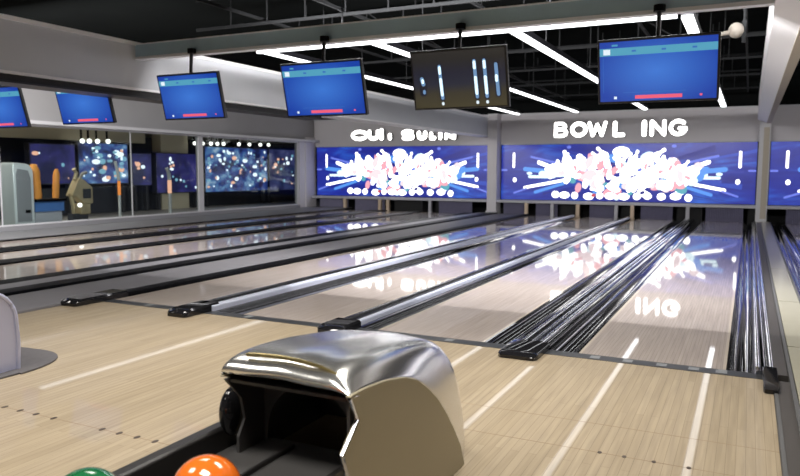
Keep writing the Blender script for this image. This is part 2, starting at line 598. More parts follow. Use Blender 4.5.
for i in range(4):
    a, b = bounds[i], bounds[i + 1]
    w = thing('window_%d' % (i + 1), (XW, (a + b) / 2, 0.15), '', 'window')
    del w['label'], w['category']
    w['kind'] = 'structure'
    og = (XW, (a + b) / 2, 0.15)
    m = MB()
    m.box(XW - 0.008, XW + 0.008, a + 0.02, b - 0.02, 0.17, 2.40, 'glass')
    m.build('pane', w, og, smooth=False)
    m = MB()
    m.box(XW - 0.04, XW + 0.04, a, b, 0.15, 0.18, 'light_trim')
    m.box(XW - 0.04, XW + 0.04, a, b, 2.38, 2.42, 'light_trim')
    wd = 0.10 if i == 3 else 0.012
    dp = 0.05 if i == 3 else 0.014
    m.box(XW - dp, XW + dp, a - wd, a + wd, 0.18, 2.38, 'light_trim')
    if i == 3:
        m.box(XW - 0.05, XW + 0.05, b - 0.06, b, 0.18, 2.38, 'light_trim')
    m.build('frame', w, og, smooth=False)

# ------------------------------------------------------------------ back wall, columns, screens
m = MB()
m.box(XW - 0.1, 8.0, YB + 0.06, YB + 0.3, 2.30, 3.24, 'wall_grey')
m.box(XW - 0.1, 8.0, YB + 0.06, YB + 0.3, 3.24, 4.3, 'ceiling_black')
m.box(XW - 0.1, 8.0, YB + 0.02, YB + 0.07, 3.19, 3.25, 'light_trim')
m.box(XW - 0.1, 8.0, 24.0, 24.2, -0.2, 2.4, 'black_matte')
struct(m, 'wall_back', smooth=False)
m = MB()
m.box(-7.70, -7.38, 22.12, YB + 0.06, -0.05, 3.24, 'wall_grey')
m.box(-7.73, -7.35, 22.09, 22.5, -0.05, 0.10, 'light_trim')
struct(m, 'trim_2', smooth=False)
m = MB()
m.box(0.19, 0.47, 22.12, YB + 0.06, -0.05, 2.80, 'light_trim')
m.box(0.30, 0.44, 22.09, 22.13, 0.1, 2.62, 'tan_trim')
struct(m, 'trim_3', smooth=False)
m = MB()
m.box(XW, -14.62, 22.2, YB + 0.06, 0.0, 2.6, 'wall_grey')
m.box(-14.90, -14.60, 21.9, YB + 0.06, 0.0, 2.6, 'wall_grey')
struct(m, 'trim_4', smooth=False)


def make_screen(x0, x1, lab, seed):
    z0, z1 = 0.48, 2.24
    org = ((x0 + x1) / 2, YB, z0)
    t = thing('led_screen', org, lab, 'screen', 'big screens over the lane ends')
    m = MB()
    m.box(x0 - 0.02, x1 + 0.02, YB, YB + 0.06, z0 - 0.07, z1 + 0.05, 'monitor_black')
    fr = MB()
    fr.box(x0 - 0.03, x1 + 0.03, YB - 0.33, YB + 0.05, z0 - 0.10, z0 - 0.02, 'post_grey')
    fr.box(x0 - 0.03, x1 + 0.03, YB - 0.04, YB + 0.05, z1 + 0.01, z1 + 0.06, 'light_trim')
    m.build('panel', t, org, smooth=False)
    fr.build('frame', t, org, smooth=False)
    p = MB()
    d = [0.004]
    W, Hh = x1 - x0, z1 - z0
    cx, cz = (x0 + x1) / 2, z0 + Hh * 0.46

    def poly(pts, mt):
        d[0] += 0.00012
        p.quad([(min(max(a, x0), x1), YB - d[0], min(max(b, z0), z1)) for a, b in pts], mt)

    def blob(x, z, rx, rz, mt, rot=0, n=14):
        c, s = math.cos(rot), math.sin(rot)
        pts = []
        for k in range(n):
            a = 2 * PI * k / n
            u, v = rx * math.cos(a), rz * math.sin(a)
            pts.append((x + u * c - v * s, z + u * s + v * c))
        poly(pts, mt)

    def bar(xa, za, xb, zb, w, mt):
        L = math.hypot(xb - xa, zb - za)
        blobn = 6
        nx, nz = -(zb - za) / L * w, (xb - xa) / L * w
        pts = []
        an = math.atan2(zb - za, xb - xa)
        for k in range(blobn + 1):
            a = an - PI / 2 + PI * k / blobn
            pts.append((xb + w * math.cos(a), zb + w * math.sin(a)))
        for k in range(blobn + 1):
            a = an + PI / 2 + PI * k / blobn
            pts.append((xa + w * math.cos(a), za + w * math.sin(a)))
        poly(pts, mt)

    def ray(a, r0, r1, w0, w1, mt):
        c, s = math.cos(a), math.sin(a) * 0.42
        q = Vector((c, s)).normalized()
        n = Vector((-q.y, q.x))
        A, B = Vector((cx, cz)) + q * r0, Vector((cx, cz)) + q * r1
        poly([tuple(A - n * w0), tuple(B - n * w1), tuple(B + n * w1), tuple(A + n * w0)], mt)

    def pin(x, z, h, rot, mt):
        prof = [(0.10, 0.0), (0.17, 0.15), (0.20, 0.32), (0.15, 0.52), (0.085, 0.68), (0.09, 0.78), (0.12, 0.88), (0.09, 0.97), (0.0, 1.0)]
        pts = [(a * h, b * h) for a, b in prof] + [(-a * h, b * h) for a, b in prof[-2::-1]]
        c, s = math.cos(rot), math.sin(rot)
        poly([(x + a * c - b * s, z + a * s + b * c) for a, b in pts], mt)

    p.quad([(x0, YB - d[0], z0), (x1, YB - d[0], z0), (x1, YB - d[0], z1), (x0, YB - d[0], z1)], 'scr_blue')
    R = random.Random(seed)
    for k in range(30):
        a = R.uniform(0, 2 * PI)
        ray(a, R.uniform(0.5, 2.2), R.uniform(2.4, 4.2), 0.01, R.uniform(0.03, 0.10), R.choice(['scr_navy', 'scr_ray', 'scr_ray', 'scr_navy', 'scr_deep']))
    for sg in (-1, 1):
        for (a0, b0, a1, b1, w, mt) in ((1.9, 0.50, 2.95, 0.56, 0.07, 'scr_sky'), (2.0, 0.42, 2.8, 0.42, 0.045, 'scr_ice'), (1.7, 0.30, 2.6, 0.14, 0.05, 'scr_sky'),
                                        (2.0, 0.68, 2.75, 0.78, 0.035, 'scr_lav'), (1.7, 0.36, 2.95, 0.22, 0.045, 'scr_white'), (1.9, 0.55, 2.5, 0.68, 0.06, 'scr_white'),
                                        (1.4, 0.48, 2.4, 0.47, 0.10, 'scr_ice'), (2.9, 0.20, 3.3, 0.12, 0.03, 'scr_lav')):
            bar(cx + sg * a0, z0 + Hh * b0, cx + sg * a1, z0 + Hh * b1, w, mt)
        e = W / 2
        bar(cx + sg * (e - 0.42), z0 + Hh * 0.84, cx + sg * (e - 0.42), z0 + Hh * 0.60, 0.036, 'scr_white')
        blob(cx + sg * (e - 0.46), z0 + Hh * 0.36, 0.06, 0.075, 'scr_white')
        bar(cx + sg * (e - 0.02), z0 + Hh * 0.54, cx + sg * (e - 0.18), z0 + Hh * 0.54, 0.03, 'scr_lav')
        blob(cx + sg * (e - 0.95), z0 + Hh * 0.48, 0.09, 0.05, 'scr_ice')
        blob(cx + sg * 1.55, z0 + Hh * 0.95, 0.07, 0.05, 'scr_lav')
    # the burst of pins and balls
    for k in range(70):
        a = R.uniform(0, 2 * PI)
        r = math.sqrt(R.uniform(0.05, 1))
        x, z = cx + 2.45 * r * math.cos(a), cz + 0.02 + 0.66 * r * math.sin(a)
        blob(x, z, R.uniform(0.10, 0.24), R.uniform(0.07, 0.16), R.choice(['scr_teal', 'scr_pink', 'scr_ice', 'scr_pale', 'scr_white', 'scr_white', 'scr_sky']), R.uniform(0, 3))
    for k in range(95):
        a = R.uniform(0, 2 * PI)
        r = math.sqrt(R.uniform(0, 1)) * 0.9
        x, z = cx + 2.35 * r * math.cos(a), cz + 0.02 + 0.58 * r * math.sin(a)
        if R.random() < 0.55:
            blob(x, z, R.uniform(0.09, 0.26), R.uniform(0.08, 0.17), R.choice(['scr_white'] * 6 + ['scr_ice', 'scr_pale', 'scr_pale', 'scr_pink']), R.uniform(0, 3))
        else:
            pin(x, z, R.uniform(0.34, 0.58), R.uniform(-1.3, 1.3), 'scr_white')
    for k in range(11):
        x = -1.75 + k * 0.35
        h = 0.52 - 0.16 * abs(x) * 0.5
        pin(cx + x, cz + 0.22 - 0.05 * abs(x), h, -x * 0.35 + R.uniform(-0.2, 0.2), 'scr_white')
        if k % 2:
            blob(cx + x + 0.07, cz + 0.30 - 0.06 * abs(x), 0.045, 0.10, 'scr_pink', -x * 0.3)
    blob(cx + 0.05, z0 + Hh * 0.86, 0.26, 0.16, 'scr_white')
    for k in range(12):
        x = -2.0 + k * 0.36 + R.uniform(-0.08, 0.08)
        blob(cx + x, z0 + Hh * 0.08 + R.uniform(0, 0.05), R.uniform(0.10, 0.17), 0.11, 'scr_white')
    for (x, z, mt) in ((-0.75, 0.10, 'scr_red'), (0.35, 0.14, 'scr_teal'), (-1.1, 0.5, 'scr_pink'), (1.2, 0.52, 'scr_pink'), (0.7, 0.16, 'scr_navy'), (-0.4, 0.3, 'scr_teal'), (0.6, 0.55, 'scr_lav')):
        blob(cx + x, z0 + Hh * z, 0.08, 0.05, mt, 0.4)
    p.build('picture', t, org, smooth=False, fixn=False)
    # faces must look into the room
    return t


make_screen(-14.50, -7.74, 'blue screen bursting with white pins under the shorter lettering', 3)
make_screen(-7.34, 0.16, 'blue screen with white pin burst beneath the large bowling sign', 3)
make_screen(0.50, 7.9, 'sliver of blue screen beyond the pale column', 3)

# pit under the screens
m = MB()
m.box(XW + 0.1, 8.0, 23.6, 23.7, -0.15, 0.9, 'black_matte')
struct(m, 'wall_pit', smooth=False)


def pit_curtain(x0, x1, lab):
    m = MB()
    n = max(10, int((x1 - x0) / 0.045) * 2)
    top, bot = [], []
    for k in range(n + 1):
        x = x0 + (x1 - x0) * k / n
        y = 22.40 + (0.035 if k % 2 else -0.035)
        top.append((x, y))
    pts = top + [(x, y + 0.012) for x, y in reversed(top)]
    m.prism(pts, 'z', -0.12, 0.375, 'curtain')
    o = m.build('pit_curtain', origin=((x0 + x1) / 2, 22.40, -0.12), smooth=False)
    tag(o, lab, 'curtain', 'curtains at the lane ends')


for x0, x1, lab in ((-1.10, -0.12, 'bluish pleated curtain closing the lane beside the pale column'),
                    (-2.90, -2.0, 'dark pleated curtain just left of the wide chrome railed divider end'),
                    (-4.42, -3.62, 'violet pleated curtain between a tan and a grey post'),
                    (-6.12, -5.42, 'violet pleated curtain right of the leftmost tan post of that bay'),
                    (-7.20, -6.45, 'bluish curtain between the grey column and the first tan post'),
                    (-9.5, -8.3, 'dim curtain under the smaller screen next to the column'),
                    (-12.8, -11.6, 'dim curtain under the middle of the smaller screen'),
                    (-14.3, -13.1, 'dim curtain under the smaller screen by the glass wall corner'),
                    (0.95, 1.9, 'curtain at the end of the lane past the walkway')):
    pit_curtain(x0, x1, lab)
for x, mt, lab in ((-6.40, 'post_tan', 'tan post under the large screen, nearest the grey column'), (-4.76, 'post_tan', 'tan post below the start of the white burst'),
                   (-3.13, 'post_tan', 'tan post below the middle of the large screen'), (-13.15, 'post_tan', 'tan post under the smaller screen near the glass wall'),
                   (-11.72, 'post_tan', 'tan post of the close pair under the smaller screen, nearer the glass'),
                   (-11.40, 'post_tan', 'tan post of the close pair under the smaller screen, nearer the column'),
                   (-5.56, 'post_grey', 'grey post between the first two tan posts'), (-3.60, 'post_grey', 'grey post beside the middle tan post'),
                   (-1.58, 'post_grey', 'grey post at the end of the chrome railed divider'), (-9.78, 'post_grey', 'grey post under the smaller screen')):
    m = MB()
    w = 0.055 if mt == 'post_tan' else 0.05
    m.box(x - w, x + w, 22.20, 22.30, -0.12, 0.375, mt)
    m.box(x - w - 0.015, x + w + 0.015, 22.185, 22.31, -0.12, 0.0, mt)
    o = m.build('pit_post', origin=(x, 22.25, -0.12), smooth=False, bevel=0.006)
    tag(o, lab, 'post', 'posts at the lane ends')
for x0, x1 in ((-1.90, -1.20), (-3.50, -3.22), (-5.40, -4.86), (-9.7, -9.5), (-11.3, -10.2), (0.0, 0.2)):
    m = MB()
    m.box(x0, x1, 22.55, 23.5, -0.15, 0.41, 'black_matte')
    struct(m, 'trim_5', smooth=False)

# ------------------------------------------------------------------ letters


def stroke(m, pts, w, y0, y1, z_off=0.0):
    """A chain of round-ended strokes standing off the wall."""
    for a, b in zip(pts[:-1], pts[1:]):
        an = math.atan2(b[1] - a[1], b[0] - a[0])
        q = []
        for k in range(9):
            t = an - PI / 2 + PI * k / 8
            q.append((b[0] + w * math.cos(t), b[1] + w * math.sin(t)))
        for k in range(9):
            t = an + PI / 2 + PI * k / 8
            q.append((a[0] + w * math.cos(t), a[1] + w * math.sin(t)))
        n = len(q)
        j = random.uniform(0, 0.0008)
        vs = [(x, y0 - j, z) for x, z in q] + [(x, y1, z) for x, z in q]
        m.add(vs, [tuple(range(n))], 'letter_face')
        m.add(vs, [(i, n + i, n + (i + 1) % n, (i + 1) % n) for i in range(n)] + [tuple(range(n, 2 * n))], 'letter_side')


def arc(cx, cz, rx, rz, a0, a1, n=14):
    return [(cx + rx * math.cos(math.radians(a0 + (a1 - a0) * k / n)), cz + rz * math.sin(math.radians(a0 + (a1 - a0) * k / n))) for k in range(n + 1)]


GLY = {
    'B': [[(0, 0), (0, 1)], [(0, 1), (.5, 1)] + arc(.5, .76, .36, .24, 90, -90, 8) + [(0, .52)], [(.5, .52)] + arc(.55, .26, .42, .26, 90, -90, 8) + [(0, 0)]],
    'O': [arc(.5, .5, .5, .5, 0, 360, 22)],
    'W': [[(0, 1), (.22, 0), (.5, .85), (.78, 0), (1, 1)]],
    'L': [[(0, 1), (0, 0), (.85, 0)]],
    'I': [[(.5, 1), (.5, 0)]],
    'i': [[(.5, .55), (.5, 0)], [(.45, .78), (.52, .70)]],
    'N': [[(0, 0), (0, 1), (1, 0), (1, 1)]],
    'G': [arc(.5, .5, .5, .5, 45, 345, 18) + [(.98, .44), (.6, .44)]],
    'U': [[(0, 1), (0, .4)] + arc(.5, .4, .5, .4, 180, 360, 10) + [(1, 1)]],
    'S': [arc(.5, .75, .42, .25, 35, 270, 12) + arc(.5, .25, .44, .25, 90, -145, 12)],
    'D': [[(0, 0), (0, 1)], [(0, 1), (.3, 1)] + arc(.4, .5, .55, .5, 90, -90, 12) + [(0, 0)]],
}


def sign(letters, lab, org):
    t = thing('wall_sign', org, lab, 'sign')
    for ch, x0, x1, z0, z1, w in letters:
        m = MB()
        for ch_pts in GLY[ch]:
            sx, sz = max(x1 - x0 - 2 * w, 0.0), z1 - z0 - 2 * w
            stroke(m, [(x0 + w + p[0] * sx, z0 + w + p[1] * sz) for p in ch_pts], w, YB - 0.10, YB - 0.03)
        o = m.build('letter', t, org, smooth=False, fixn=False)
        k = MB()
        k.box((x0 + x1) / 2 - 0.02, (x0 + x1) / 2 + 0.02, YB - 0.05, YB + 0.07, z0 + 0.1, z0 + 0.14, 'letter_side')
        k.build('stand_off', o, org, smooth=False)
    return t


random.seed(5)
sign([('B', -5.60, -5.15, 2.45, 2.93, 0.052), ('O', -5.09, -4.56, 2.45, 2.93, 0.060), ('W', -4.56, -3.97, 2.45, 2.93, 0.054), ('L', -3.80, -3.40, 2.44, 2.92, 0.062),
      ('I', -2.98, -2.80, 2.44, 2.93, 0.070), ('N', -2.73, -2.27, 2.44, 2.93, 0.056), ('G', -2.20, -1.68, 2.44, 2.93, 0.054)],
     'large glowing white letters reading BOWL ING above the big screen', (-3.64, YB, 2.43))
sign([('O', -12.98, -12.28, 2.46, 2.84, 0.062), ('U', -12.30, -11.82, 2.46, 2.84, 0.07), ('I', -11.86, -11.62, 2.46, 2.88, 0.082), ('i', -11.52, -11.30, 2.46, 2.74, 0.07),
      ('S', -11.0, -10.42, 2.44, 2.82, 0.062), ('U', -10.36, -9.98, 2.44, 2.76, 0.072), ('L', -9.90, -9.62, 2.44, 2.72, 0.07), ('I', -9.60, -9.38, 2.44, 2.72, 0.07), ('N', -9.34, -8.92, 2.44, 2.68, 0.06)],
     'smaller glowing white lettering, partly blurred, above the screen near the glass wall', (-11.0, YB, 2.44))

# ------------------------------------------------------------------ bulkhead, beams, ceiling
XB = -7.70
m = MB()
m.box(XB - 0.45, XB, -4, YB + 0.06, 2.52, 3.16, 'bulkhead_grey')
m.box(XB - 0.45, XB + 0.02, -4, YB + 0.06, 3.12, 3.17, 'beam_white')
m.box(XB - 0.45, XB + 0.015, -4, YB + 0.06, 2.515, 2.545, 'beam_white')
m.box(XB - 0.40, XB - 0.05, -4, 12.2, 2.44, 2.52, 'black_matte')
m.box(XB - 0.42, XB - 0.03, -4, 12.2, 2.415, 2.44, 'metal_dark')
struct(m, 'beam_left', smooth=False)
m = MB()
m.box(XB, 0.3, YW, YW + 0.10, 2.96, 3.13, 'beam_grey')
m.box(XB, 0.3, YW - 0.012, YW + 0.10, 2.925, 2.965, 'beam_lip')
m.box(XB, 0.3, YW - 0.01, YW + 0.10, 3.125, 3.14, 'beam_lip')
struct(m, 'beam_front', smooth=False)
m = MB()
m.prism([(0.13, 2.86), (0.35, 2.74), (0.45, 2.74), (0.47, 2.78), (0.47, 3.6), (0.13, 3.6)], 'y', -4, YB + 0.06, 'beam_white')
m.box(0.35, 0.46, -4, 22.1, 2.728, 2.745, 'tan_trim')
struct(m, 'beam_right', smooth=False)
m = MB()
m.box(-21, 8.2, -4.2, 27.6, 4.2, 4.35, 'ceiling_black')
struct(m, 'ceiling', smooth=False)
m = MB()
m.box(-21, 8.2, -4.2, -4.0, -0.2, 4.3, 'wall_grey')
struct(m, 'wall_front', smooth=False)
m = MB()
m.box(8.0, 8.2, -4.2, 24.3, -0.2, 4.3, 'wall_grey')
struct(m, 'wall_right', smooth=False)


def roof_truss(y, lab):
    t = thing('roof_truss', (-3.6, y, 3.5), lab, 'truss', 'trusses under the black ceiling')
    o = (-3.6, y, 3.5)
    m = MB()
    m.box(XB, 0.2, y - 0.02, y + 0.02, 3.96, 4.0, 'truss')
    m.build('top_chord', t, o, smooth=False)
    m = MB()
    m.box(XB, 0.2, y - 0.02, y + 0.02, 3.52, 3.56, 'truss')
    m.build('bottom_chord', t, o, smooth=False)
    n = 12
    for k in range(1, n):
        xa = XB + (0.2 - XB) * k / n
        xb = XB + (0.2 - XB) * (k + 1) / n
        m = MB()
        m.tube([(xa, y, 3.54), (xa, y, 3.98)], 0.012, 'truss', 6)
        m.build('web_bar', t, o)
        if k in (3, 9):
            m = MB()
            m.tube([(xa, y, 3.98), (xb, y, 3.54)], 0.012, 'truss', 6)
            m.build('web_brace', t, o)
    for k in range(4):
        m = MB()
        x = -6.9 + k * 2.05
        m.tube([(x, y, 3.98), (x, y, 4.2)], 0.012, 'truss', 6)
        m.build('hanger', t, o)


TL = ['dark roof truss right behind the blue-grey cross beam', 'dark roof truss crossing above the blue monitors', 'dark roof truss in mid ceiling beyond the light bars',
      'dark roof truss over the middle of the lanes', 'dark roof truss over the far half of the lanes', 'dark roof truss nearest the sign wall']
for k, y in enumerate((8.6, 10.4, 12.6, 15.0, 17.6, 20.4)):
    roof_truss(y, TL[k])
m = MB()
for x in (-6.6, -5.2, -3.4, -1.6, -0.15):
    m.box(x - 0.02, x + 0.02, 3, YB, 3.62, 3.66, 'truss')
struct(m, 'trim_6', smooth=False)


def led_bar(p0, p1, w, lab):
    """Slim rectangular luminaire: black housing, glowing lower face."""
    a, b = Vector(p0), Vector(p1)
    mid = (a + b) / 2
    t = thing('light_bar', mid, lab, 'light bar', 'white light bars under the black ceiling')
    h = w * 0.55
    if abs(a.x - b.x) > abs(a.y - b.y):
        hb = (a.x, b.x, a.y - h, a.y + h)
        lb = (a.x + 0.01, b.x - 0.01, a.y - w / 2, a.y + w / 2)
    else:
        hb = (a.x - h, a.x + h, a.y, b.y)
        lb = (a.x - w / 2, a.x + w / 2, a.y + 0.01, b.y - 0.01)
    m = MB()
    m.box(*hb, a.z, a.z + 0.07, 'black')
    m.build('housing', t, mid, smooth=False)
    m = MB()
    m.box(*lb, a.z - 0.03, a.z, 'led')
    m.build('diffuser', t, mid, smooth=False)
    n = 2 if (b - a).length < 6 else 4
    for k in range(n):
        q = a.lerp(b, (k + 0.5) / n)
        c = MB()
        c.tube([(q.x, q.y, a.z + 0.07), (q.x, q.y, 4.2)], 0.008, 'truss', 6)
        c.build('hanging_rod', t, mid)
    return t


ZL, YLED = 2.99, 7.80
led_bar((-5.95, YLED, ZL), (-0.72, YLED, ZL), 0.075, 'long white light bar running along the blue-grey cross beam')
led_bar((-5.86, YLED + .06, ZL), (-5.86, 19.4, ZL), 0.085, 'white light bar nearest the grey bulkhead, running to the sign wall')
led_bar((-4.22, YLED + .06, ZL), (-4.22, 19.3, ZL), 0.085, 'white light bar passing behind the dark monitor')
led_bar((-2.45, YLED + .06, ZL), (-2.45, 19.1, ZL), 0.095, 'white light bar slanting between dark monitor and large blue monitor')
led_bar((-0.64, YLED + .06, ZL), (-0.64, 19.0, ZL), 0.11, 'white light bar ending in the corner above the large blue monitor')
led_bar((-13.5, 8.0, 3.3), (-13.5, 18.0, 3.3), 0.09, 'white light bar in the bay behind the grey bulkhead')

# ------------------------------------------------------------------ monitors


def monitor(xc, zc, w, h, lab, dark=False, pole=True):
    y = 7.24
    tilt = math.radians(14)
    t = thing('score_monitor', (xc, y, zc), lab, 'monitor', 'score monitors hung along the beam')
    t.rotation_euler = (tilt, 0, 0)
    # local space: screen faces -y
    m = MB()
    m.box(-w / 2, w / 2, 0.0, 0.05, -h / 2, h / 2, 'monitor_black')
    m.box(-w / 2 + .12, w / 2 - .12, 0.05, 0.09, -h / 2 + .10, h / 2 - .10, 'monitor_black')
    m.build('housing', t, smooth=False, bevel=0.006)
    b = 0.022
    s = MB()
    X0, X1, Z0, Z1 = -w / 2 + b, w / 2 - b, -h / 2 + b, h / 2 - b

    def rect(x0, x1, z0, z1, mt, d):
        s.quad([(x0, -d, z0), (x1, -d, z0), (x1, -d, z1), (x0, -d, z1)], mt)
    if not dark:
        rect(X0, X1, Z0, Z1, 'mon_blue', 0.002)
        hh = Z1 - Z0
        rect(X0, X1, Z0 + hh * 0.77, Z0 + hh * 0.895, 'mon_teal', 0.003)
        rect(X0 + .035, X0 + .10, Z0 + hh * 0.79, Z0 + hh * 0.88, 'mon_white', 0.004)
        rect(X0 + .115, X0 + .17, Z0 + hh * 0.925, Z0 + hh * 0.955, 'mon_teal', 0.004)
        for k in range(3):
            rect(X0 + .30 + .27 * k, X0 + .34 + .27 * k, Z0 + hh * 0.82, Z0 + hh * 0.85, 'mon_line', 0.004)
        rect(X0 + w * .30, X0 + w * .69, Z0 + hh * .035, Z0 + hh * .095, 'mon_red', 0.003)
        rect(X0 + w * .12, X0 + w * .145, Z0 + hh * .04, Z0 + hh * .085, 'mon_white', 0.003)
        rect(X0 + w * .83, X0 + w * .85, Z0 + hh * .05, Z0 + hh * .085, 'mon_red', 0.003)
        rect(X0 + w * .2, X0 + w * .72, Z0 + hh * .14, Z0 + hh * .15, 'mon_line', 0.003)
        rect(X0 + .03, X0 + .035, Z0 + hh * .15, Z0 + hh * .75, 'mon_line', 0.003)
    else:  # dark screen: its reflections are drawn in as glowing strips
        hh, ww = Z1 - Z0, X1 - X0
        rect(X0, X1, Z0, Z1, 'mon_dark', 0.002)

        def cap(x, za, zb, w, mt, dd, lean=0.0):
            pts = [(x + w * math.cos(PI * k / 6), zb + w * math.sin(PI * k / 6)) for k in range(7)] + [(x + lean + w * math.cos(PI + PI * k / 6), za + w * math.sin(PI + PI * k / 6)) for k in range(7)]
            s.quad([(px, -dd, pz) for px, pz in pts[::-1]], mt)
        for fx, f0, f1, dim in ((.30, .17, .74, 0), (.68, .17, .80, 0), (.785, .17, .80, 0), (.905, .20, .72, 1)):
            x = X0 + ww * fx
            cap(x, Z0 + hh * f0, Z0 + hh * f1, .034, 'mon_refl_halo', 0.003, .012)
            cap(x, Z0 + hh * f0, Z0 + hh * f1, .019, 'mon_refl_dim', 0.0035, .012)
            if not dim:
                cap(x + .004, Z0 + hh * (f0 + .06), Z0 + hh * (f0 + .34), .017, 'mon_refl', 0.004, .005)
                cap(x, Z0 + hh * (f1 - .12), Z0 + hh * (f1 - .02), .016, 'mon_refl', 0.004)
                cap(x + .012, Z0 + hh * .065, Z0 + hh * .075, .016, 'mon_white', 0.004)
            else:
                cap(x, Z0 + hh * .44, Z0 + hh * .52, .016, 'mon_refl', 0.004)
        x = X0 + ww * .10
        cap(x, Z0 + hh * .28, Z0 + hh * .54, .042, 'mon_refl_halo', 0.003)
        cap(x - .008, Z0 + hh * .44, Z0 + hh * .53, .024, 'mon_refl_dim', 0.0035, .014)
        cap(x, Z0 + hh * .47, Z0 + hh * .51, .015, 'mon_refl', 0.004)
        cap(x + .01, Z0 + hh * .28, Z0 + hh * .31, .016, 'mon_refl_dim', 0.004)
    s.build('screen', t, smooth=False, fixn=False)
    # mount: two-piece pole up to the beam (vertical in the world)
    p = MB()
    inv = Matrix.Rotation(-tilt, 4, 'X')
    top = inv @ Vector((0, 0.045, 2.97 - zc + 0.02)) if pole else None
    p.tube([(0, 0.07, 0.05), (0, 0.105, h / 2 + 0.03), tuple(top)], 0.022, 'metal_dark', 8)
    p.build('pole', t)
    q = MB()
    q.box(-0.10, 0.10, 0.085, 0.115, -0.10, 0.12, 'metal_dark')
    q.build('bracket', t, smooth=False)
    c = MB()
    c.tube([tuple(top - (inv.to_3x3() @ Vector((0, 0, 0.06)))), tuple(top + (inv.to_3x3() @ Vector((0, 0, 0.0))))], 0.055, 'black', 14)
    c.build('ceiling_cup', t)
    return t


monitor(-10.47, 2.36, 1.12, 0.64, 'blue monitor cut off by the edge of the view, under the bulkhead')
monitor(-8.62, 2.36, 1.06, 0.60, 'blue monitor in front of the glass wall, partly under the bulkhead')
monitor(-6.62, 2.37, 1.03, 0.60, 'blue monitor on a black pole where the beam meets the bulkhead')
monitor(-4.58, 2.37, 1.12, 0.64, 'blue monitor hanging directly beside the dark monitor')
monitor(-2.86, 2.40, 1.10, 0.64, 'dark monitor with painted glowing reflections of vertical white bars', dark=True)
monitor(-0.84, 2.38, 1.10, 0.615, 'largest blue monitor, hanging above the BOWL ING lettering')

# small white spotlight on the truss
o = (-0.20, 9.0, 3.0)
t = thing('stage_spotlight', o, 'round white spotlight hanging beside the largest blue monitor', 'spotlight')
m = MB()
m.sphere((-0.21, 9.0, 3.00), 0.085, 'spot_white', 24, 14, (1, 1.15, 1.0))
m.build('lamp_body', t, o)
m = MB()
m.tube([(-0.25, 8.98, 2.985), (-0.40, 8.9, 2.95)], [0.03, 0.02], 'spot_white', 10)
m.build('arm', t, o)
m = MB()
m.tube([(-0.20, 9.0, 3.05), (-0.13, 9.0, 3.10), (-0.13, 9.0, 4.2)], 0.014, 'truss', 8)
m.tube([(-0.13, 9.0, 3.2), (-0.26, 9.0, 3.55)], 0.012, 'truss', 8)
m.box(-0.15, -0.11, 8.97, 9.03, 2.86, 3.1, 'truss')
m.build('bracket', t, o)

# ------------------------------------------------------------------ ball return


